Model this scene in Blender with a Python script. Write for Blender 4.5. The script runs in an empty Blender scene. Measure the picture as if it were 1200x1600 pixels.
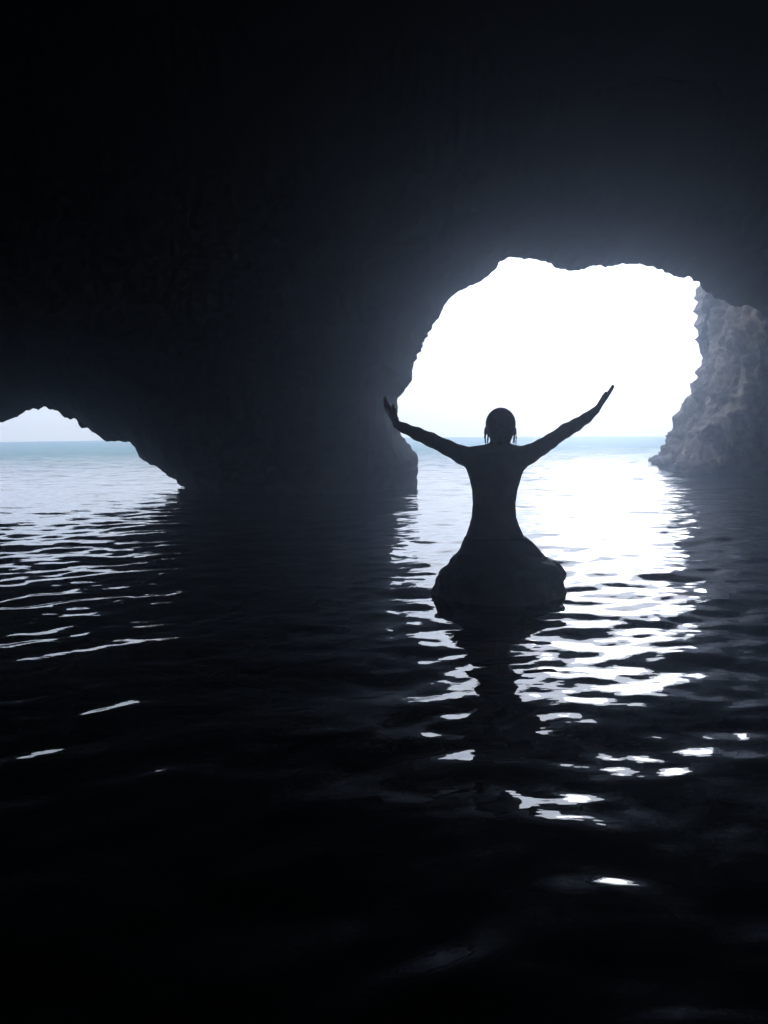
import bpy, math, random
import numpy as np
from mathutils import Vector, Matrix, Euler

# ---------------------------------------------------------------- camera, sky, sun, exposure
scene = bpy.context.scene
FPX = 1155.0                      # focal length in pixels of the 1200x1600 picture (26 mm phone lens)
CAM_H = 1.0
PITCH = math.radians(6.70)
ROLL = math.radians(-0.43)
cam_data = bpy.data.cameras.new('camera')
cam_data.sensor_fit = 'VERTICAL'
cam_data.sensor_height = 36.0
cam_data.lens = 36.0 * FPX / 1600.0
cam_data.clip_start = 0.05
cam_data.clip_end = 4000
cam = bpy.data.objects.new('camera', cam_data)
scene.collection.objects.link(cam)
CAM_M = (Matrix.Translation((0, 0, CAM_H)) @ Euler((math.radians(90) - PITCH, 0, 0)).to_matrix().to_4x4()
         @ Matrix.Rotation(ROLL, 4, 'Z'))
cam.matrix_world = CAM_M
scene.camera = cam
scene.render.resolution_x = 768
scene.render.resolution_y = 1024

SUN_EL, SUN_AZ = math.radians(10.8), math.radians(17)      # azimuth clockwise from +Y (out to sea)
world = bpy.data.worlds.new('World')
scene.world = world
world.use_nodes = True
wn, wl = world.node_tree.nodes, world.node_tree.links
wn.clear()
w_out = wn.new('ShaderNodeOutputWorld')
w_bg = wn.new('ShaderNodeBackground')
w_bg.inputs['Strength'].default_value = 0.1
sky = wn.new('ShaderNodeTexSky')
sky.sky_type = 'NISHITA'
sky.sun_disc = False
sky.sun_elevation = SUN_EL
sky.sun_rotation = SUN_AZ
sky.dust_density = 4.0
w_tc = wn.new('ShaderNodeTexCoord')
w_sep = wn.new('ShaderNodeSeparateXYZ')
wl.new(w_tc.outputs['Generated'], w_sep.inputs[0])
# bright thin overcast: luminance of the cloud deck against elevation (sin)
w_curve = wn.new('ShaderNodeValToRGB')
cr = w_curve.color_ramp
cr.interpolation = 'LINEAR'
SKY_STOPS = [(0.0, (.120, .108, .084)), (.05, (.145, .134, .114)), (.1, (.155, .15, .138)), (.15, (.19, .187, .18)),
             (.22, (.31, .31, .305)), (.32, (.28, .28, .28)), (.5, (.18, .185, .19)), (1.0, (.10, .105, .11))]
while len(cr.elements) < len(SKY_STOPS):
    cr.elements.new(0.5)
for e, (p, v) in zip(cr.elements, SKY_STOPS):
    e.position = p
    e.color = (*v, 1)
wl.new(w_sep.outputs['Z'], w_curve.inputs[0])
w_map = wn.new('ShaderNodeMapping')
w_map.inputs['Scale'].default_value = (2.5, 2.5, 11)
wl.new(w_tc.outputs['Generated'], w_map.inputs[0])
w_noise = wn.new('ShaderNodeTexNoise')
w_noise.inputs['Scale'].default_value = 1.6
w_noise.inputs['Detail'].default_value = 5
wl.new(w_map.outputs[0], w_noise.inputs['Vector'])
w_nr = wn.new('ShaderNodeMapRange')
w_nr.inputs['From Min'].default_value = .3
w_nr.inputs['From Max'].default_value = .7
w_nr.inputs['To Min'].default_value = .97
w_nr.inputs['To Max'].default_value = 1.05
wl.new(w_noise.outputs['Fac'], w_nr.inputs['Value'])
w_mul2 = wn.new('ShaderNodeMath'); w_mul2.operation = 'MULTIPLY'; w_mul2.inputs[1].default_value = 100.0
wl.new(w_nr.outputs[0], w_mul2.inputs[0])
w_tint = wn.new('ShaderNodeVectorMath'); w_tint.operation = 'SCALE'
wl.new(w_curve.outputs['Color'], w_tint.inputs[0])
wl.new(w_mul2.outputs[0], w_tint.inputs['Scale'])
w_mix = wn.new('ShaderNodeMix'); w_mix.data_type = 'RGBA'
w_mix.inputs[0].default_value = .93
wl.new(sky.outputs[0], w_mix.inputs[6]); wl.new(w_tint.outputs[0], w_mix.inputs[7])
wl.new(w_mix.outputs[2], w_bg.inputs['Color'])
wl.new(w_bg.outputs[0], w_out.inputs['Surface'])

sun_data = bpy.data.lights.new('sun', 'SUN')
sun_data.energy = 0.4
sun_data.angle = math.radians(11)
sun_data.color = (1.0, .98, .94)
sun = bpy.data.objects.new('sun', sun_data)
scene.collection.objects.link(sun)
sdir = Vector((math.sin(SUN_AZ) * math.cos(SUN_EL), math.cos(SUN_AZ) * math.cos(SUN_EL), math.sin(SUN_EL)))
sun.rotation_euler = sdir.to_track_quat('Z', 'Y').to_euler()
sun.location = (0, 60, 60)

scene.view_settings.view_transform = 'Standard'
scene.view_settings.look = 'None'
scene.view_settings.exposure = 0.62
scene.view_settings.gamma = 1.0
scene.render.engine = 'CYCLES'
scene.cycles.use_denoising = True
scene.cycles.max_bounces = 8
scene.cycles.diffuse_bounces = 4
scene.cycles.glossy_bounces = 4
scene.cycles.volume_bounces = 1
scene.cycles.sample_clamp_indirect = 10.0

# ---------------------------------------------------------------- helpers
def ray(px, py):
    d = CAM_M.to_3x3() @ Vector(((px - 600) / FPX, (800 - py) / FPX, -1))
    return d

def at(px, py, Y):
    d = ray(px, py)
    t = Y / d.y
    return Vector((d.x * t, Y, CAM_H + d.z * t))

_rng = np.random.default_rng(7)
_perm = _rng.permutation(256)
_perm = np.concatenate([_perm, _perm, _perm]).astype(np.int64)
_val = _rng.uniform(-1, 1, 256)

def vnoise(x, y, z):
    xi, yi, zi = np.floor(x), np.floor(y), np.floor(z)
    xf, yf, zf = x - xi, y - yi, z - zi
    u, v, w = [f * f * f * (f * (f * 6 - 15) + 10) for f in (xf, yf, zf)]
    X, Y, Z = [(a.astype(np.int64)) & 255 for a in (xi, yi, zi)]
    def h(a, b, c):
        return _val[_perm[_perm[_perm[(X + a) & 255] + ((Y + b) & 255)] + ((Z + c) & 255)]]
    def l(a, b, t):
        return a + (b - a) * t
    return l(l(l(h(0,0,0), h(1,0,0), u), l(h(0,1,0), h(1,1,0), u), v),
             l(l(h(0,0,1), h(1,0,1), u), l(h(0,1,1), h(1,1,1), u), v), w)

def fbm(x, y, z, s=1.0, octaves=5, gain=.5, ridged=False):
    out = np.zeros_like(x); a = 1.0; n = 0
    for i in range(octaves):
        v = vnoise(x * s + 17.3 * i, y * s - 9.1 * i, z * s + 4.7 * i)
        if ridged:
            v = 1 - 2 * np.abs(v)
        out += a * v; n += a
        a *= gain; s *= 2.03
    return out / n

def make_mesh(name, verts, faces, mat=None, parent=None, smooth=True):
    me = bpy.data.meshes.new(name)
    verts = np.asarray(verts, dtype=np.float32)
    if isinstance(faces, np.ndarray):
        n, k = faces.shape
        me.vertices.add(len(verts)); me.vertices.foreach_set('co', verts.ravel())
        me.loops.add(n * k); me.loops.foreach_set('vertex_index', faces.astype(np.int32).ravel())
        me.polygons.add(n)
        me.polygons.foreach_set('loop_start', np.arange(0, n * k, k, dtype=np.int32))
        me.polygons.foreach_set('loop_total', np.full(n, k, dtype=np.int32))
    else:
        me.from_pydata([tuple(map(float, v)) for v in verts], [], faces)
    if smooth:
        me.polygons.foreach_set('use_smooth', np.ones(len(me.polygons), dtype=bool))
    me.update(calc_edges=True)
    me.validate()
    if mat:
        me.materials.append(mat)
    o = bpy.data.objects.new(name, me)
    scene.collection.objects.link(o)
    if parent:
        o.parent = parent
    return o

def tag(o, label=None, cat=None, kind=None, group=None):
    if label: o['label'] = label
    if cat: o['category'] = cat
    if kind: o['kind'] = kind
    if group: o['group'] = group
    return o

def empty(name, loc):
    o = bpy.data.objects.new(name, None)
    scene.collection.objects.link(o)
    o.location = loc
    return o

def surface_nets(f, origin, h):
    """f > 0 outside. Quads of the zero surface of the sampled field f."""
    s = f < 0
    nx, ny, nz = f.shape
    cs = [(a, b, c) for a in (0, 1) for b in (0, 1) for c in (0, 1)]
    def sub(arr, a, b, c):
        return arr[a:nx - 1 + a, b:ny - 1 + b, c:nz - 1 + c]
    cnt = np.zeros((nx - 1, ny - 1, nz - 1), dtype=np.int8)
    for c in cs:
        cnt += sub(s, *c)
    idx = np.argwhere((cnt > 0) & (cnt < 8))
    I, J, K = idx.T
    acc = np.zeros((len(idx), 3)); num = np.zeros(len(idx))
    for i, ca in enumerate(cs):
        for cb in cs[i + 1:]:
            if sum(abs(p - q) for p, q in zip(ca, cb)) != 1:
                continue
            fa = f[I + ca[0], J + ca[1], K + ca[2]].astype(float)
            fb = f[I + cb[0], J + cb[1], K + cb[2]].astype(float)
            m = (fa < 0) != (fb < 0)
            t = np.where(m, fa / np.where(m, fa - fb, 1), 0)
            for k in range(3):
                acc[:, k] += np.where(m, ca[k] + t * (cb[k] - ca[k]), 0)
            num += m
    pos = idx + acc / num[:, None]
    vid = -np.ones(cnt.shape, dtype=np.int64)
    vid[I, J, K] = np.arange(len(idx))
    quads = []
    for ax in range(3):
        a = [slice(1, -1)] * 3; b = [slice(1, -1)] * 3
        a[ax] = slice(0, -1); b[ax] = slice(1, None)
        sa, sb = s[tuple(a)], s[tuple(b)]
        for flip in (False, True):
            m = (sb & ~sa) if flip else (sa & ~sb)
            e = np.argwhere(m)
            if not len(e): continue
            for k in range(3):
                if k != ax: e[:, k] += 1
            o1, o2 = [k for k in range(3) if k != ax]
            q = []
            for d1, d2 in ((0, 0), (-1, 0), (-1, -1), (0, -1)):
                ee = e.copy(); ee[:, o1] += d1; ee[:, o2] += d2
                q.append(vid[ee[:, 0], ee[:, 1], ee[:, 2]])
            q = np.stack(q, 1)
            if flip ^ (ax == 1):
                q = q[:, ::-1]
            quads.append(q)
    return pos * h + np.asarray(origin), np.concatenate(quads)[:, :]

# ---------------------------------------------------------------- materials
def new_mat(name):
    m = bpy.data.materials.new(name); m.use_nodes = True
    nt = m.node_tree
    return m, nt.nodes, nt.links, nt.nodes['Principled BSDF']

def rock_mat(name, c0, c1, c2, rough=.75, bump=.5, sc=1.0):
    m, n, l, p = new_mat(name)
    tc = n.new('ShaderNodeTexCoord')
    mp = n.new('ShaderNodeMapping'); mp.inputs['Rotation'].default_value = (.3, .5, .2)
    mp.inputs['Scale'].default_value = (1, 1, .55)
    l.new(tc.outputs['Object'], mp.inputs[0])
    a = n.new('ShaderNodeTexNoise'); a.inputs['Scale'].default_value = 1.1 * sc
    a.inputs['Detail'].default_value = 9; a.inputs['Roughness'].default_value = .68
    l.new(mp.outputs[0], a.inputs['Vector'])
    r = n.new('ShaderNodeValToRGB')
    r.color_ramp.elements[0].position = .33; r.color_ramp.elements[0].color = (*c0, 1)
    r.color_ramp.elements[1].position = .7; r.color_ramp.elements[1].color = (*c2, 1)
    e = r.color_ramp.elements.new(.52); e.color = (*c1, 1)
    l.new(a.outputs['Fac'], r.inputs[0])
    l.new(r.outputs[0], p.inputs['Base Color'])
    b = n.new('ShaderNodeTexNoise'); b.inputs['Scale'].default_value = 5 * sc
    b.inputs['Detail'].default_value = 10; b.inputs['Roughness'].default_value = .7
    b.noise_type = 'RIDGED_MULTIFRACTAL' if hasattr(b, 'noise_type') else b.noise_type
    l.new(mp.outputs[0], b.inputs['Vector'])
    bu = n.new('ShaderNodeBump'); bu.inputs['Strength'].default_value = bump; bu.inputs['Distance'].default_value = .05
    l.new(b.outputs['Fac'], bu.inputs['Height']); l.new(bu.outputs[0], p.inputs['Normal'])
    p.inputs['Roughness'].default_value = rough
    return m

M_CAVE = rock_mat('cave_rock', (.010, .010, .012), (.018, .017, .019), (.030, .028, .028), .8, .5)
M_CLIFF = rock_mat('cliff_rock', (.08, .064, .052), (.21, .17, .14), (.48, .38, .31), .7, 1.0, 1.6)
M_BOULD = rock_mat('wet_rock', (.02, .02, .02), (.045, .042, .038), (.08, .07, .06), .6, .4, 3)

def plain(name, col, rough=.6, nscale=30, amt=.25):
    m, n, l, p = new_mat(name)
    tc = n.new('ShaderNodeTexCoord')
    a = n.new('ShaderNodeTexNoise'); a.inputs['Scale'].default_value = nscale; a.inputs['Detail'].default_value = 4
    l.new(tc.outputs['Object'], a.inputs['Vector'])
    r = n.new('ShaderNodeValToRGB')
    r.color_ramp.elements[0].position = .3; r.color_ramp.elements[1].position = .7
    r.color_ramp.elements[0].color = (*[c * (1 - amt) for c in col], 1)
    r.color_ramp.elements[1].color = (*[min(1, c * (1 + amt)) for c in col], 1)
    l.new(a.outputs['Fac'], r.inputs[0]); l.new(r.outputs[0], p.inputs['Base Color'])
    p.inputs['Roughness'].default_value = rough
    return m

M_SKIN = plain('skin', (.52, .36, .29), .45, 14, .12)
M_HAIR = plain('hair', (.05, .035, .025), .4, 60, .4)
M_BRIEFS = plain('swimwear', (.02, .022, .03), .7)
M_WHITE = plain('sail_cloth', (.75, .75, .74), .7)
M_HULL = plain('hull_paint', (.25, .27, .3), .4)
M_MAST = plain('mast_metal', (.35, .35, .36), .4)

# dark tide band on the cliff foot
_t = M_CLIFF.node_tree; _p = _t.nodes['Principled BSDF']
_src = _p.inputs['Base Color'].links[0].from_socket
_g = _t.nodes.new('ShaderNodeNewGeometry'); _s = _t.nodes.new('ShaderNodeSeparateXYZ')
_n = _t.nodes.new('ShaderNodeTexNoise'); _n.inputs['Scale'].default_value = 2.5; _n.inputs['Detail'].default_value = 5
_t.links.new(_g.outputs['Position'], _n.inputs['Vector'])
_a = _t.nodes.new('ShaderNodeMath'); _a.operation = 'MULTIPLY_ADD'; _a.inputs[1].default_value = -.5
_t.links.new(_g.outputs['Position'], _s.inputs[0])
_t.links.new(_n.outputs['Fac'], _a.inputs[0]); _t.links.new(_s.outputs['Z'], _a.inputs[2])
_r = _t.nodes.new('ShaderNodeMapRange'); _r.inputs['From Min'].default_value = -.16; _r.inputs['From Max'].default_value = .06
_t.links.new(_a.outputs[0], _r.inputs['Value'])
_m = _t.nodes.new('ShaderNodeMix'); _m.data_type = 'RGBA'; _m.inputs[6].default_value = (.03, .028, .022, 1)
_t.links.new(_r.outputs[0], _m.inputs[0]); _t.links.new(_src, _m.inputs[7]); _t.links.new(_m.outputs[2], _p.inputs['Base Color'])

# sea
M_SEA, n, l, p = new_mat('sea_water')
geo = n.new('ShaderNodeNewGeometry')
tc = n.new('ShaderNodeTexCoord')
p.inputs['Base Color'].default_value = (.012, .06, .065, 1)
p.inputs['Roughness'].default_value = .02
ior = n.new('ShaderNodeMapRange'); ior.inputs['From Min'].default_value = 3; ior.inputs['From Max'].default_value = 30
ior.inputs['To Min'].default_value = 1.75; ior.inputs['To Max'].default_value = 1.12
iy = n.new('ShaderNodeSeparateXYZ'); l.new(geo.outputs['Position'], iy.inputs[0])
l.new(iy.outputs['Y'], ior.inputs['Value']); l.new(ior.outputs[0], p.inputs['IOR'])
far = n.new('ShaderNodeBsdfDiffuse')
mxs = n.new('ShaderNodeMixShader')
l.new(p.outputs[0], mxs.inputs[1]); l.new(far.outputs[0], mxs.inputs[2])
l.new(mxs.outputs[0], n['Material Output'].inputs['Surface'])
# dark water painted for shade in the cave, sea teal plus painted sheen outside
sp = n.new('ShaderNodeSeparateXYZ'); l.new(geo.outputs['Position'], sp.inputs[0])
far_ramp = n.new('ShaderNodeMapRange'); far_ramp.inputs['From Min'].default_value = 12; far_ramp.inputs['From Max'].default_value = 34
far_ramp.interpolation_type = 'SMOOTHSTEP'
l.new(sp.outputs['Y'], far_ramp.inputs['Value'])
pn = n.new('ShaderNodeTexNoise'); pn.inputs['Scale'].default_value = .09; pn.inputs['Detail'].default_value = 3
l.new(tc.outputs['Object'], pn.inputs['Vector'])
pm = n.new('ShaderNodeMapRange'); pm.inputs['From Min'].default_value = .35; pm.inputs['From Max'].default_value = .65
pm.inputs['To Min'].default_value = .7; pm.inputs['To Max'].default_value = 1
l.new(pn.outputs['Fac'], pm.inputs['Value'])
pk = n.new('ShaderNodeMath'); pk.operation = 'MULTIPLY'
l.new(pm.outputs[0], pk.inputs[0]); l.new(far_ramp.outputs[0], pk.inputs[1])
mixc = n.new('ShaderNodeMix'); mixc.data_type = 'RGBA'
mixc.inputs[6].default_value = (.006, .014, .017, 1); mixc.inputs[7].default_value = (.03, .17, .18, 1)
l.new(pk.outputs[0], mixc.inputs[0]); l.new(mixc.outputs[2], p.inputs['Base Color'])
far.inputs['Color'].default_value = (.15, .29, .27, 1)  # flat teal painted over the far water in place of sun glitter
sheen_mix = n.new('ShaderNodeMath'); sheen_mix.operation = 'MULTIPLY'; sheen_mix.inputs[1].default_value = .68
l.new(pk.outputs[0], sheen_mix.inputs[0]); l.new(sheen_mix.outputs[0], mxs.inputs[0])
vl = n.new('ShaderNodeVectorMath'); vl.operation = 'LENGTH'
l.new(geo.outputs['Position'], vl.inputs[0])
fade = n.new('ShaderNodeMapRange')
fade.inputs['From Min'].default_value = 6; fade.inputs['From Max'].default_value = 30
fade.inputs['To Min'].default_value = 0; fade.inputs['To Max'].default_value = 1
l.new(vl.outputs['Value'], fade.inputs['Value'])
mp = n.new('ShaderNodeMapping'); mp.inputs['Scale'].default_value = (.45, 1, 1)
mp.inputs['Rotation'].default_value = (0, 0, .12)
l.new(tc.outputs['Object'], mp.inputs[0])
n1 = n.new('ShaderNodeTexNoise'); n1.inputs['Scale'].default_value = 2.3; n1.inputs['Detail'].default_value = 4
n1.inputs['Roughness'].default_value = .45
l.new(mp.outputs[0], n1.inputs['Vector'])
b1 = n.new('ShaderNodeBump'); b1.inputs['Distance'].default_value = .4
l.new(fade.outputs[0], b1.inputs['Strength']); l.new(n1.outputs['Fac'], b1.inputs['Height'])
n2 = n.new('ShaderNodeTexNoise'); n2.inputs['Scale'].default_value = 9; n2.inputs['Detail'].default_value = 3
l.new(mp.outputs[0], n2.inputs['Vector'])
b2 = n.new('ShaderNodeBump'); b2.inputs['Distance'].default_value = .0055; b2.inputs['Strength'].default_value = .5
l.new(n2.outputs['Fac'], b2.inputs['Height']); l.new(b1.outputs[0], b2.inputs['Normal'])
l.new(b2.outputs[0], p.inputs['Normal'])

# ---------------------------------------------------------------- sea surface
SEA_R = 60.0
def build_sea():
    fine = np.radians(np.arange(-38, 38.01, .13))
    rest = np.radians(np.arange(40, 320.1, 2.0))
    th = np.concatenate([fine, rest])
    r = [0.25]
    while r[-1] < SEA_R:
        r.append(r[-1] * 1.0048 + .0005)
    r[-1] = SEA_R
    r = np.array(r)
    R, T = np.meshgrid(r, th, indexing='ij')
    X = R * np.sin(T); Y = R * np.cos(T)
    Z = np.zeros_like(X)
    rng = np.random.default_rng(21)
    N = 130
    lam = np.exp(rng.uniform(np.log(.09), np.log(2.2), N))
    ang = rng.normal(0, .70, N) + math.radians(-6)       # direction of travel, about -Y
    for i in range(N):
        k = 2 * math.pi / lam[i]
        # slope share of each wave
        sl = .0142 * (np.exp(-((math.log(lam[i] / .29)) ** 2) / .9) + .15)
        spacing = R * .0048
        att = np.clip((lam[i] / spacing - 3) / 4, 0, 1)
        if R.max() > 60:
            att = att * np.clip(1.25 - R / 130, 0, 1)
        ph = k * (math.sin(ang[i]) * X + math.cos(ang[i]) * Y) + rng.uniform(0, 6.283)
        s = np.sin(ph)
        Z += att * sl / k * (s + .18 * np.cos(2 * ph))
    nr, nt = X.shape
    V = np.stack([X, Y, Z], -1).reshape(-1, 3)
    i, j = np.meshgrid(np.arange(nr - 1), np.arange(nt), indexing='ij')
    j2 = (j + 1) % nt
    F = np.stack([i * nt + j, i * nt + j2, (i + 1) * nt + j2, (i + 1) * nt + j], -1).reshape(-1, 4)
    V = np.concatenate([V, [[0, 0, 0]]])
    c = len(V) - 1
    # close the middle with tiny quads to the centre
    jj = np.arange(nt)
    tri = np.stack([np.full(nt, c), (jj + 1) % nt, jj], -1)
    me = make_mesh('sea', V, F[:, ::-1].copy(), M_SEA)
    cen = make_mesh('sea_middle', V[:nt].tolist() + [[0, 0, 0]],
                    [(nt, int(a[1]), int(a[2])) for a in tri], M_SEA)
    # join the middle into the sea
    bpy.ops.object.select_all(action='DESELECT')
    me.select_set(True); cen.select_set(True)
    bpy.context.view_layer.objects.active = me
    bpy.ops.object.join()
    tag(me, 'rippled dark sea water running from the cave out to the pale horizon', kind='structure')
    return me
build_sea()

# ---------------------------------------------------------------- the pierced cave wall
WALL_Y = 12.2
ARCH = [(1320, 1100), (1290, 760), (1275, 640), (1262, 560), (1235, 512), (1200, 494), (1171, 478), (1140, 474), (1115, 463), (1100, 450), (1089, 442),
        (1071, 434), (1045, 426.5), (1024, 420), (1009, 415), (993, 411), (967.5, 413.6), (947, 415), (936.5, 411),
        (921, 413.6), (911, 419), (890, 420), (869, 415), (854, 403), (843.5, 405), (818, 402), (802, 400.7),
        (781.5, 408), (774, 419), (763, 429), (750.5, 439), (719.5, 452), (704, 465), (688.5, 488.5), (678, 507),
        (670, 522), (657.5, 545), (646, 566), (643, 576), (641, 589), (641.7, 595), (635, 606.7), (622.5, 621.7),
        (621, 633), (623.7, 653), (625.8, 675), (633, 690), (646.7, 703), (651, 713), (652.5, 737), (651, 752), (648, 770), (640, 1100)]
SIDE = [(-300, 1100), (-260, 800), (-230, 740), (-140, 700), (-60, 684), (0, 664), (17.5, 658), (35, 648), (52.5, 639),
        (65.6, 635.6), (76, 638), (87.5, 645), (102, 652.5), (121, 658), (127, 669), (140, 671.5), (146, 679),
        (157.5, 685), (168, 691), (181, 690), (201, 691), (210, 702), (216, 717), (233, 727), (254, 738.5), (276, 753), (296, 770), (320, 1100)]

def outline(pts):
    P = [at(px, py, WALL_Y) for px, py in pts]
    P = [(q.x, max(q.z, -1.2)) for q in P]
    return np.array(P)

def roughen(P, seed, amp=.065):
    out = []
    for a, b in zip(P[:-1], P[1:]):
        L = np.linalg.norm(b - a); n = max(1, int(L / .03))
        for k in range(n):
            out.append(a + (b - a) * k / n)
    out.append(P[-1])
    out = np.array(out)
    s = np.concatenate([[0], np.cumsum(np.linalg.norm(np.diff(out, axis=0), axis=1))])
    t = np.gradient(out, axis=0); t /= np.linalg.norm(t, axis=1)[:, None] + 1e-9
    nrm = np.stack([-t[:, 1], t[:, 0]], 1)
    z0 = np.full_like(s, seed * 1.7)
    k = fbm(s, z0 + 9, z0, 24.0, 3, .6) * .06 * np.clip(.45 + 1.3 * fbm(s, z0 + 13, z0, 1.1, 3), 0, 1) + fbm(s, z0, z0, 3.6, 6, .68) * amp + fbm(s, z0 + 5, z0, 11.0, 3, .6, ridged=True) * amp * .4
    return out + nrm * k[:, None]

def poly_sdf(x, z, P):
    """signed distance, positive outside the closed polygon P"""
    d2 = np.full(x.shape, 1e9); inside = np.zeros(x.shape, bool)
    Q = np.roll(P, -1, axis=0)
    for (ax, az), (bx, bz) in zip(P, Q):
        ex, ez = bx - ax, bz - az
        wx, wz = x - ax, z - az
        t = np.clip((wx * ex + wz * ez) / (ex * ex + ez * ez + 1e-12), 0, 1)
        d2 = np.minimum(d2, (wx - ex * t) ** 2 + (wz - ez * t) ** 2)
        c = ((az > z) != (bz > z))
        if c.any():
            xi = ax + (z - az) * ex / (ez if abs(ez) > 1e-12 else 1e-12)
            inside ^= c & (x < xi)
    d = np.sqrt(d2)
    return np.where(inside, -d, d)

def build_wall():
    A = roughen(outline(ARCH), 1); B = roughen(outline(SIDE), 2)
    fx = np.arange(-8.0, 7.8, .03); fz = np.arange(-.3, 4.5, .03)
    xs = np.concatenate([np.linspace(-24, -8.0, 60)[:-1], fx, np.linspace(7.8, 24, 60)])
    zs = np.concatenate([np.linspace(-1.1, -.3, 6)[:-1], fz, np.linspace(4.53, 13, 60)])
    X, Z = np.meshgrid(xs, zs, indexing='ij')
    # coarse pass then exact
    D = np.minimum(poly_sdf(X, Z, A), poly_sdf(X, Z, B))
    nx, nz = X.shape
    idx = np.arange(nx * nz).reshape(nx, nz)
    x, z, d = X.ravel(), Z.ravel(), D.ravel().copy()
    d[np.abs(d) < 1e-5] = 1e-5
    a, b, c, e = idx[:-1, :-1].ravel(), idx[1:, :-1].ravel(), idx[1:, 1:].ravel(), idx[:-1, 1:].ravel()
    T = np.concatenate([np.stack([a, b, c], 1), np.stack([a, c, e], 1)])
    pos = (d[T] > 0).sum(1)
    full = T[pos == 3]
    mixed = T[(pos > 0) & (pos < 3)]
    nbase = len(x)
    cutx, cutz, key = [], [], {}
    def cut(i, j):
        k = (min(i, j), max(i, j))
        if k not in key:
            t = d[i] / (d[i] - d[j])
            key[k] = len(cutx)
            cutx.append(x[i] + t * (x[j] - x[i])); cutz.append(z[i] + t * (z[j] - z[i]))
        return -1 - key[k]
    extra = []
    for t in mixed.tolist():
        v = []
        for i in range(3):
            p, q = t[i], t[(i + 1) % 3]
            if d[p] > 0: v.append(p)
            if (d[p] > 0) != (d[q] > 0): v.append(cut(p, q))
        for i in range(1, len(v) - 1):
            extra.append((v[0], v[i], v[i + 1]))
    extra = np.array(extra)
    nc = len(cutx)
    cutx, cutz = np.array(cutx), np.array(cutz)
    dd = np.maximum(d, 0)
    zero = np.zeros_like(x)
    big = fbm(x, zero, z, .55, 5, .55)
    fine = fbm(x, zero + 3, z, 2.2, 5, .6, ridged=True)
    ramp = 1 - np.exp(-dd / .45)
    yin = WALL_Y - ramp * (1.35 + .55 * big + .22 * fine) - .10 * np.maximum(z - 3.0, 0) ** 2 - ramp * .12 * dd
    yout = WALL_Y + np.minimum(1.5 * dd, 1.2 + .3 * dd) + np.minimum(dd * 2, 1) * (.35 * fbm(x, zero + 9, z, .8, 5) + .12 * fine)
    inner = np.stack([x, yin, z], 1); outer = np.stack([x, yout, z], 1)
    rim = np.stack([cutx, np.full(nc, WALL_Y), cutz], 1)
    V = np.concatenate([inner, outer, rim])
    def mapi(F, off):
        return np.where(F >= 0, F + off, 2 * nbase + (-1 - F))
    F = np.concatenate([full, mapi(extra, 0), (full + nbase)[:, ::-1], mapi(extra, nbase)[:, ::-1]])
    used = np.unique(F)
    remap = -np.ones(len(V), dtype=np.int64); remap[used] = np.arange(len(used))
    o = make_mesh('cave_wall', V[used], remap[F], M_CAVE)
    tag(o, 'dark rock wall of the sea cave pierced by a wide arch and a low side opening', kind='structure', cat='cave wall')
    return o
build_wall()

def build_vault():
    nu, nv = 200, 90
    u = np.linspace(0, 2 * math.pi, nu, endpoint=False); v = np.linspace(0, 1, nv)
    U, W = np.meshgrid(u, v, indexing='ij')
    ph = W * math.pi / 2
    cx, cy, rx, ry, rz = 0, 1.5, 14, 16.5, 7.4
    X = cx + rx * np.cos(ph) * np.sin(U); Y = cy + ry * np.cos(ph) * np.cos(U); Z = -1 + rz * np.sin(ph) ** .8
    k = 1 + .07 * fbm(X, Y, Z, .3, 5) + .02 * fbm(X, Y, Z, 1.5, 4, .6, ridged=True)
    X, Y, Z = cx + (X - cx) * k, cy + (Y - cy) * k, -1 + (Z + 1) * k
    V = np.stack([X, Y, Z], -1).reshape(-1, 3)
    i, j = np.meshgrid(np.arange(nu), np.arange(nv - 1), indexing='ij')
    i2 = (i + 1) % nu
    F = np.stack([i * nv + j, i * nv + j + 1, i2 * nv + j + 1, i2 * nv + j], -1).reshape(-1, 4)
    yc = V[F][:, :, 1].max(1); zc = V[F][:, :, 2].min(1)
    F = F[yc < 11.2]
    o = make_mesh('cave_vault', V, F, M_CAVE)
    tag(o, 'black rock vault and side walls of the sea cave overhead', kind='structure', cat='cave ceiling')
build_vault()

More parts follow.
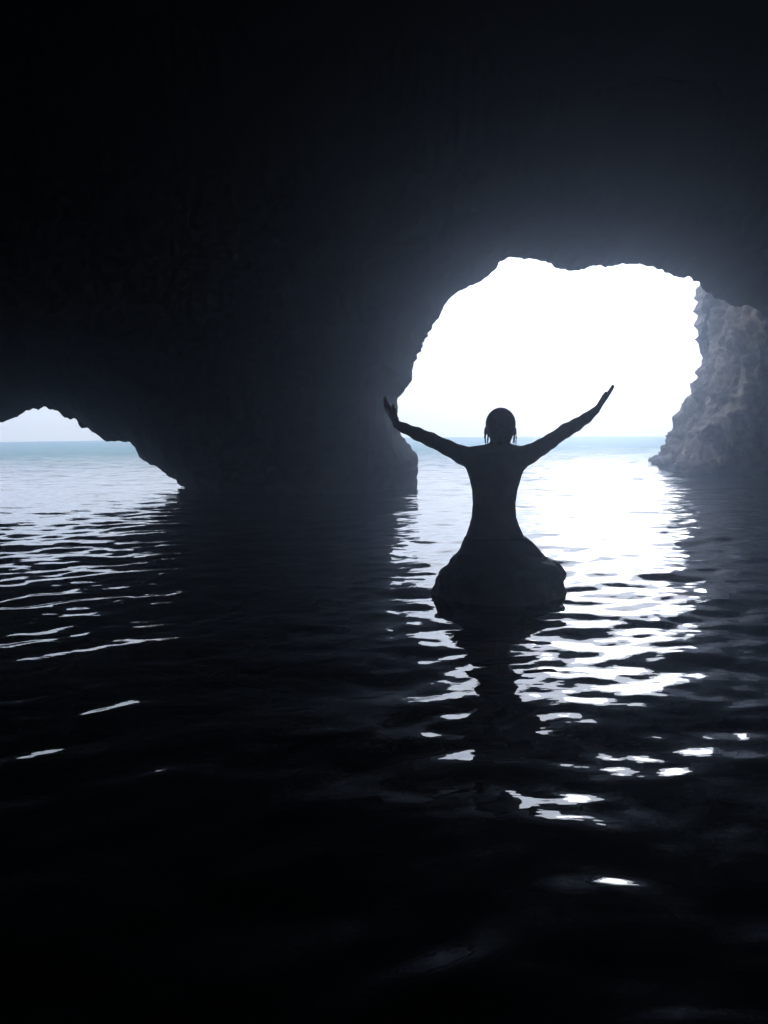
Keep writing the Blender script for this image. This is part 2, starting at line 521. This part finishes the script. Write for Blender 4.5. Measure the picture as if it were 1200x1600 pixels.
# ---------------------------------------------------------------- lit cliff at the right, outside the arch
SIL = [(1095, 380), (1094, 425), (1092.5, 442), (1086, 456), (1083.5, 467), (1087, 472), (1079, 489), (1086, 494), (1079, 510), (1086, 528),
       (1082, 536), (1090, 546), (1094, 559.5), (1090, 568.5), (1082, 582), (1089, 591), (1077, 607), (1083.5, 619),
       (1077, 634), (1068, 647), (1062, 663), (1052, 679), (1043, 701), (1020, 712.5), (1009, 721.5), (1000, 745)]
def build_cliff():
    tipY = lambda py: float(np.interp(py, [442, 560, 640, 680, 722], [17.6, 17.9, 18.3, 18.8, 19.6]))
    S = np.array([tuple(at(px, py, tipY(py))) for px, py in SIL])[::-1]
    zs = np.concatenate([np.arange(-.8, 7.2, .045), np.linspace(7.2, 9.5, 14)])
    sx = np.interp(zs, S[:, 2], S[:, 0]); sy = np.interp(zs, S[:, 2], S[:, 1])
    z0 = np.zeros_like(zs)
    base = [(15, 11.6, 0), (11, 12.3, 0), (8.9, 13.7, .2), (7.8, 14.5, .5), (7.1, 14.8, .8), (6.5, 14.45, 1), (6.2, 15.0, 1), (6.35, 16.0, 1), (6.55, 17.2, .9)]
    cols = []
    for bx, by, lean in base:
        L = lean * (.62 * zs ** 1 * (zs < 0) + np.interp(zs, [0, .6, 2, 4, 7, 9.5], [0, .36, .8, 1.15, 1.3, 2.2]))
        cols.append(np.stack([bx + L, by + .1 * L + z0, zs], 1))
    # keep columns in front of the tip to the right of the traced silhouette
    cols.append(np.stack([sx + .03, sy - .6, zs], 1))
    cols.append(np.stack([sx, sy, zs], 1))
    cols.append(np.stack([sx + .35, sy + .25, zs], 1))
    cols.append(np.stack([sx + 2.2, sy + 1.3, zs], 1))
    cols.append(np.stack([sx + 9, sy + 2.5, zs], 1))
    K = np.array(cols)                                     # col, z, 3
    # resample along the curve
    seg = np.linalg.norm(np.diff(K[:, 20, :2], axis=0), axis=1)
    s = np.concatenate([[0], np.cumsum(seg)])
    tt = [0.0]
    while tt[-1] < s[-1]:
        step = .055 if s[2] < tt[-1] < s[-3] + .3 else .25
        tt.append(tt[-1] + step)
    tt = np.minimum(np.array(tt), s[-1])
    G = np.empty((len(tt), len(zs), 3))
    for c in range(3):
        for k in range(len(zs)):
            G[:, k, c] = np.interp(tt, s, K[:, k, c])
    # smooth the curve corners a little except at the silhouette
    tip_s = s[10]
    H = G.copy()
    for _ in range(6):
        H[1:-1] = (H[:-2] + 2 * H[1:-1] + H[2:]) / 4
    w = np.clip(np.abs(tt - tip_s) / .5, 0, 1)[:, None, None]
    G = G * (1 - w) + H * w
    x, y, z = G[..., 0], G[..., 1], G[..., 2]
    du = np.gradient(G, axis=0); dz = np.gradient(G, axis=1)
    N = np.cross(du, dz); N /= np.linalg.norm(N, axis=2)[..., None] + 1e-9
    sgn = -1 if N[len(tt) // 2, 40, 0] > 0 else 1
    N = N * sgn
    # steep diagonal ribs plus broken lumps
    xr = x + .0 * z; yr = y * 1.0 - .55 * z
    rib = fbm(xr * 1.2, yr * 1.5, z * .35, 1.0, 6, .58, ridged=True)
    lump = fbm(x, y, z, .7, 5, .55)
    fine = fbm(x, y, z, 5.0, 4, .6, ridged=True)
    amp = .25 + .75 * np.clip(np.abs(tt - tip_s) / 1.2, 0, 1)[:, None]
    disp = amp * (.36 * rib + -.02 + .26 * lump + .09 * fine) - .05 + .04 * fine
    G = G + N * disp[..., None]
    nt, nz = x.shape
    i, j = np.meshgrid(np.arange(nt - 1), np.arange(nz - 1), indexing='ij')
    F = np.stack([i * nz + j, i * nz + j + 1, (i + 1) * nz + j + 1, (i + 1) * nz + j], -1).reshape(-1, 4)
    if sgn > 0: F = F[:, ::-1].copy()
    V = G.reshape(-1, 3)
    # back and top: pull the top ring inland so the headland is solid
    top = G[:, -1, :].copy(); top[:, 0] += 10; top[:, 2] += .5
    V = np.concatenate([V, top])
    k = np.arange(nt - 1); b0 = nt * nz
    F2 = np.stack([k * nz + nz - 1, b0 + k, b0 + k + 1, (k + 1) * nz + nz - 1], 1)
    if sgn > 0: F2 = F2[:, ::-1]
    o = make_mesh('rock_cliff', V, np.concatenate([F, F2]), M_CLIFF)
    tag(o, 'rugged grey brown cliff rising from the water at the right side of the big arch', 'cliff')
build_cliff()

# ---------------------------------------------------------------- boulder under the person
PY = 4.3
def sdf_grid(lo, hi, h):
    ax = [np.arange(lo[k], hi[k], h, dtype=np.float32) for k in range(3)]
    return np.meshgrid(*ax, indexing='ij', sparse=True)

def build_boulder():
    c = at(782, 925, PY)
    rows = [(852, 745, 822), (858, 724, 838), (864, 716, 846), (870, 710, 853), (876, 706, 860), (879, 704, 873), (886, 699, 880), (899, 684, 886), (915, 678, 887), (925, 676, 888), (960, 670, 890), (1010, 655, 900)]
    Z = []; L = []; R = []
    for py, xl, xr in rows:
        a, b = at(xl, py, PY), at(xr, py, PY)
        Z.append((a.z + b.z) / 2); L.append(a.x); R.append(b.x)
    Z, L, R = [np.array(q)[::-1] for q in (Z, L, R)]
    h = .011
    lo = (c.x - .55, PY - .50, -.28); hi = (c.x + .55, PY + .60, .32)
    X, Y, ZZ = sdf_grid(lo, hi, h)
    l = np.interp(ZZ, Z, L); r = np.interp(ZZ, Z, R)
    cx, w = (l + r) / 2, (r - l) / 2
    e = .78 * w + .02
    yc = PY + .06
    f = (np.sqrt(((X - cx) / w) ** 2 + ((Y - yc) / e) ** 2) - 1) * np.minimum(w, e) * .8
    top = Z[-1]
    f = np.maximum(f, ZZ - top)
    xx, yy, zz = np.broadcast_arrays(X.astype(float), Y.astype(float), ZZ.astype(float))
    f = f + .02 * fbm(xx, yy, zz, 5, 4, .5) + .016 * fbm(xx, yy, zz, 9, 4, .6, ridged=True) + .006 * fbm(xx, yy, zz, 25, 2, .5) - .006
    V, F = surface_nets(f.astype(np.float32), lo, h)
    o = make_mesh('boulder', V, F, M_BOULD)
    tag(o, 'low dark wet boulder standing out of the water under the seated person', 'boulder')
build_boulder()

# ---------------------------------------------------------------- person
HB = .0055
def q3(px, py, dy=0.0):
    return np.array(at(px, py, PY + dy))

class Field:
    def __init__(self, lo, hi, h):
        self.lo = np.array(lo, float); self.h = h
        self.ax = [np.arange(lo[k], hi[k], h) for k in range(3)]
        self.f = np.full([len(a) for a in self.ax], 1.0, dtype=np.float32)
    def box(self, lo, hi):
        sl = []
        for k in range(3):
            a = int(max(0, (lo[k] - self.lo[k]) / self.h)); b = int(min(len(self.ax[k]), (hi[k] - self.lo[k]) / self.h + 2))
            sl.append(slice(a, max(a, b)))
        G = np.meshgrid(*[self.ax[k][sl[k]] for k in range(3)], indexing='ij', sparse=True)
        return tuple(sl), G
    def smin(self, sl, d, k):
        a = self.f[sl]
        if k <= 0:
            self.f[sl] = np.minimum(a, d); return
        h = np.clip(.5 + .5 * (a - d) / k, 0, 1)
        self.f[sl] = a * (1 - h) + d * h - k * h * (1 - h)
    def cone(self, a, b, ra, rb, k=.02, flat=1.0):
        """tapered capsule; flat < 1 makes it thinner in depth (y)"""
        a, b = np.array(a, float), np.array(b, float)
        m = max(ra, rb) + k + .03
        sl, (X, Y, Z) = self.box(np.minimum(a, b) - m, np.maximum(a, b) + m)
        ab = b - a; L2 = (ab ** 2).sum() + 1e-12
        t = np.clip(((X - a[0]) * ab[0] + (Y - a[1]) * ab[1] + (Z - a[2]) * ab[2]) / L2, 0, 1)
        dx, dy, dz = X - a[0] - t * ab[0], (Y - a[1] - t * ab[1]) / flat, Z - a[2] - t * ab[2]
        self.smin(sl, np.sqrt(dx * dx + dy * dy + dz * dz) - (ra + (rb - ra) * t), k)
    def ell(self, c, r, k=.02, cut=False):
        c, r = np.array(c, float), np.array(r, float)
        m = r + k + .03
        sl, (X, Y, Z) = self.box(c - m, c + m)
        d = (np.sqrt(((X - c[0]) / r[0]) ** 2 + ((Y - c[1]) / r[1]) ** 2 + ((Z - c[2]) / r[2]) ** 2) - 1) * r.min()
        if cut:
            a = self.f[sl]; self.f[sl] = np.maximum(a, -d)
        else:
            self.smin(sl, d, k)

TORSO = [  # photo row, left, right, half depth, depth offset
    (704, 754, 806, .050, .0), (711, 741, 812, .075, .0), (720, 732, 817, .098, .01), (731, 728.5, 820, .108, .015), (745, 733.5, 815, .110, .02),
    (766, 738.5, 809, .098, .02), (787, 739.5, 806, .086, .02), (808, 737.5, 806.5, .092, .01), (822, 733.5, 811, .105, .0),
    (836, 728.5, 817, .118, -.005), (847, 723.5, 831, .125, .0), (861, 719, 844, .125, .01), (872, 716, 848, .11, .02)]
def torso_sdf(F, rows, grow=0.0, k=.03):
    Z, L, R = [], [], []
    for py, xl, xr, e, oy in rows:
        a, b = at(xl, py, PY), at(xr, py, PY)
        Z.append((a.z + b.z) / 2); L.append(a.x); R.append(b.x)
    Z, L, R = [np.array(q)[::-1] for q in (Z, L, R)]
    E = np.array([r_[3] for r_ in rows])[::-1]; O = np.array([r_[4] for r_ in rows])[::-1]
    lo = (L.min() - .06, PY - .2, Z.min() - .05); hi = (R.max() + .06, PY + .22, Z.max() + .05)
    sl, (X, Y, ZZ) = F.box(lo, hi)
    l, r = np.interp(ZZ, Z, L), np.interp(ZZ, Z, R)
    e, oy = np.interp(ZZ, Z, E) + grow, np.interp(ZZ, Z, O)
    cx, w = (l + r) / 2, (r - l) / 2 + grow
    # a squarish oval section with a shallow groove down the back for the spine
    u, v = np.abs((X - cx) / w), np.abs((Y - PY - oy) / e)
    d = ((u ** 2.4 + v ** 2.4) ** (1 / 2.4) - 1) * np.minimum(w, e)
    if not grow:
        back = np.clip(-(Y - PY - oy) / e, 0, 1)
        d = d + .010 * back * np.exp(-((X - cx) / .018) ** 2)
        # shoulder blades
        for s_ in (-1, 1):
            bx, bz = float(at(777 + s_ * 22, 735, PY).x), float(at(777, 733, PY).z)
            d = d - .012 * back * np.exp(-((X - bx) / .035) ** 2 - ((ZZ - bz) / .06) ** 2)
    over = np.maximum(ZZ - Z[-1] - grow, Z[0] - grow - ZZ)
    d = np.maximum(d, over)
    F.smin(sl, d, k)

def hand(F, wrist, direction, across, palm_n, side, length=.17, spread=.12, curl=.25):
    """palm + four unequal fingers + thumb. across runs from little finger to index finger."""
    w = np.array(wrist, float)
    d = np.array(direction, float); d /= np.linalg.norm(d)
    a = np.array(across, float); a -= d * (a @ d); a /= np.linalg.norm(a)
    n = np.cross(d, a)
    if n @ np.array(palm_n) < 0: n = -n
    pl = .088
    for i in range(5):                                   # palm as a fan of metacarpals
        u = (i - 2) / 2 * .030
        F.cone(w + a * u * .55 + d * .01, w + a * u + d * pl, .0135, .0125, .008)
    lens = [.062, .078, .084, .076]
    for i in range(4):
        u = (i - 1.5) * .0205
        dirf = d + a * (i - 1.5) * spread
        dirf /= np.linalg.norm(dirf)
        p0 = w + a * u + d * (pl - .005)
        cur = p0; L = lens[i]; dd = dirf
        for s_, (fr, ra, rb) in enumerate(((.45, .0105, .0095), (.3, .0095, .0085), (.25, .0085, .007))):
            ang = curl * (s_ + .4) * (.6 + .2 * ((i * 7) % 3))
            dd2 = dirf * math.cos(ang) + n * math.sin(ang)
            nxt = cur + dd2 * L * fr
            F.cone(cur, nxt, ra, rb, .003)
            cur = nxt
    # thumb leaves the side of the palm near its base, beyond the index finger
    t0 = w + a * .018 + d * .018
    t1 = t0 + (a * .75 + d * .75 + n * .25) * .036
    t2 = t1 + (a * .35 + d * .95 + n * .2) * .030
    t3 = t2 + (a * .15 + d * 1. + n * .1) * .024
    F.cone(t0, t1, .016, .0125, .008); F.cone(t1, t2, .012, .0105, .003); F.cone(t2, t3, .0105, .0085, .003)

def build_person():
    hipc = q3(779, 868)
    root = empty('person', (float(hipc[0]), PY, float(hipc[2])))
    F = Field((-.16, PY - .32, -.42), (1.48, PY + .62, 1.55), HB)
    torso_sdf(F, TORSO)
    # neck and head
    F.cone(q3(780, 716, .0), q3(781, 690, .012), .064, .053, .04)
    hc = q3(781.5, 668, .02)
    F.ell(hc + [0, -.008, .018], (.074, .092, .088), .01)
    F.ell(hc + [0, .035, -.045], (.056, .058, .062), .03)          # jaw and face
    F.cone(hc + [0, .085, -.005], hc + [0, .112, -.028], .008, .012, .008)     # nose
    for s_ in (-1, 1):
        F.ell(hc + [s_ * .028, .098, .008], (.014, .012, .010), 0, cut=True)   # eye sockets
        F.ell(hc + [s_ * .028, .082, .008], (.012, .012, .011), .001)
        F.ell(hc + [s_ * .077, .0, -.012], (.010, .018, .030), .004)           # ears
    F.ell(hc + [0, .091, -.055], (.024, .010, .006), .003)         # lips
    # trapezius
    F.cone(q3(779, 702), q3(741, 709), .038, .045, .03)
    F.cone(q3(782, 702), q3(815, 709), .038, .045, .03)
    # arms (photo left)
    arm = [(738, 717, .0, .060), (722, 711, .0, .052), (699, 699.5, .02, .043), (673, 687, .035, .040), (652, 678, .04, .036), (632, 669, .05, .028), (620, 663, .055, .024)]
    for (x0, y0, d0, r0), (x1, y1, d1, r1) in zip(arm[:-1], arm[1:]):
        F.cone(q3(x0, y0, d0), q3(x1, y1, d1), r0, r1, .018)
    wl = q3(619, 662, .055)
    tip = q3(604, 634, .07)
    hand(F, wl, tip - wl, (.25, -1, .1), (1, 0, .4), -1, curl=.12, spread=.05)
    # arms (photo right)
    arm = [(812, 718, .0, .060), (828, 709, .0, .053), (846, 698.5, .01, .045), (860, 689.5, .02, .041), (884.5, 672.5, .03, .039), (900, 664, .035, .035), (916, 653.5, .04, .029), (931, 641, .045, .0225)]
    for (x0, y0, d0, r0), (x1, y1, d1, r1) in zip(arm[:-1], arm[1:]):
        F.cone(q3(x0, y0, d0), q3(x1, y1, d1), r0, r1, .018)
    wr = q3(931.5, 640.5, .045)
    tip = q3(960, 603, .06)
    hand(F, wr, tip - wr, (-.12, -1, .12), (-1, 0, .4), 1, curl=.10, spread=.09)
    # buttocks
    F.ell(q3(754, 853, -.05), (.088, .085, .085), .02)
    F.ell(q3(797, 853, -.05), (.088, .085, .085), .02)
    # legs straddling the boulder
    for hip, knee, ank, toe in (((752, 866, .03), (701, 899, .26), (688, 962, .16), (676, 975, .32)),
                                ((806, 864, .03), (858, 897, .27), (882, 962, .16), (893, 975, .32))):
        h_, k_, a_, t_ = q3(*hip), q3(*knee), q3(*ank), q3(*toe)
        mid = (h_ + k_) / 2
        F.cone(h_, mid, .090, .074, .03); F.cone(mid, k_, .074, .056, .03)
        calf = k_ * .65 + a_ * .35
        F.cone(k_, calf, .056, .052, .02); F.cone(calf, a_, .052, .034, .02)
        F.cone(a_, t_, .036, .024, .02); F.cone(a_, a_ + np.array([0, -.05, -.02]), .036, .028, .02)
    V, Q = surface_nets(F.f, F.lo, HB)
    off = np.array([hipc[0], PY, hipc[2]])
    body = make_mesh('body', V - off, Q, M_SKIN, root)
    # swim briefs: a thin shell following the hips
    G = Field((hipc[0] - .3, PY - .3, hipc[2] - .12), (hipc[0] + .3, PY + .3, hipc[2] + .14), HB)
    rows = [r_ for r_ in TORSO if r_[0] >= 836]
    torso_sdf(G, rows, grow=.003, k=.02)
    for px in (754, 797):
        G.ell(q3(px, 853, -.05), (.090, .088, .088), .02)
    zt = at(779, 838, PY).z
    Z = G.ax[2][None, None, :]
    X = G.ax[0][:, None, None]
    G.f = np.maximum(G.f, Z - zt + 0 * X).astype(np.float32)
    V, Q = surface_nets(G.f, G.lo, HB)
    make_mesh('swim_briefs', V - off, Q, M_BRIEFS, root)
    # wet hair: cap plus hanging locks
    Hh = Field((hc[0] - .16, hc[1] - .2, hc[2] - .24), (hc[0] + .16, hc[1] + .2, hc[2] + .2), .0035)
    Hh.ell(hc + [0, -.014, .020], (.086, .100, .095), .01)
    Hh.ell(hc + [0, -.035, -.035], (.066, .066, .080), .02)
    Hh.ell(hc + [0, .115, -.05], (.062, .085, .095), 0, cut=True)
    rnd = random.Random(4)
    locks = [(-.080, -.01, -.035, .0058), (-.072, -.03, -.05, .0062), (-.085, .01, -.03, .0045), (.082, .0, -.03, .0052), (.087, -.02, -.035, .0042), (.074, -.03, -.045, .006)]
    for k in range(14):
        a = -math.pi / 2 + (k - 6.5) / 6.5 * 1.15
        locks.append((.052 * math.cos(a), -.015 + .075 * math.sin(a), -.06, .010))
    for lx, ly, lz, r_ in locks:
        p0 = hc + [lx, ly, lz + .03]
        n_ = 4
        L = (.105 if abs(lx) > .069 else .065) * rnd.uniform(.8, 1.15)
        c_ = p0
        for s_ in range(n_):
            nx_ = c_ + np.array([rnd.uniform(-.0035, .0035) - (.0015 if s_ > 1 else -.001) * np.sign(lx), rnd.uniform(-.003, .003), -L / n_])
            Hh.cone(c_, nx_, r_ * (1 - .2 * s_), r_ * (1 - .2 * (s_ + 1)) + .0015, .004)
            c_ = nx_
    V, Q = surface_nets(Hh.f, Hh.lo, .0035)
    make_mesh('hair', V - off, Q, M_HAIR, root)
    tag(root, 'person seen from behind, both arms raised wide, sitting on a boulder in the water', 'person')
build_person()

# ---------------------------------------------------------------- haze: mist added to stand in for the lens glow
def build_haze():
    R = SEA_R + 4
    lo, hi = (-R, -R, -2.3), (R, R, 14.5)
    V = [(x, y, z) for x in (lo[0], hi[0]) for y in (lo[1], hi[1]) for z in (lo[2], hi[2])]
    F = [(0, 1, 3, 2), (4, 6, 7, 5), (0, 4, 5, 1), (2, 3, 7, 6), (0, 2, 6, 4), (1, 5, 7, 3)]
    m = bpy.data.materials.new('haze_air'); m.use_nodes = True
    nt = m.node_tree; nt.nodes.clear()
    out = nt.nodes.new('ShaderNodeOutputMaterial')
    v = nt.nodes.new('ShaderNodeVolumePrincipled')
    v.inputs['Color'].default_value = (.53, .67, .94, 1)
    v.inputs['Density'].default_value = .0235
    v.inputs['Anisotropy'].default_value = .82
    nt.links.new(v.outputs[0], out.inputs['Volume'])
    o = make_mesh('haze', V, F, m, smooth=False)
    tag(o, 'thin bluish haze added for the lens glow around the cave openings', kind='stuff')
build_haze()
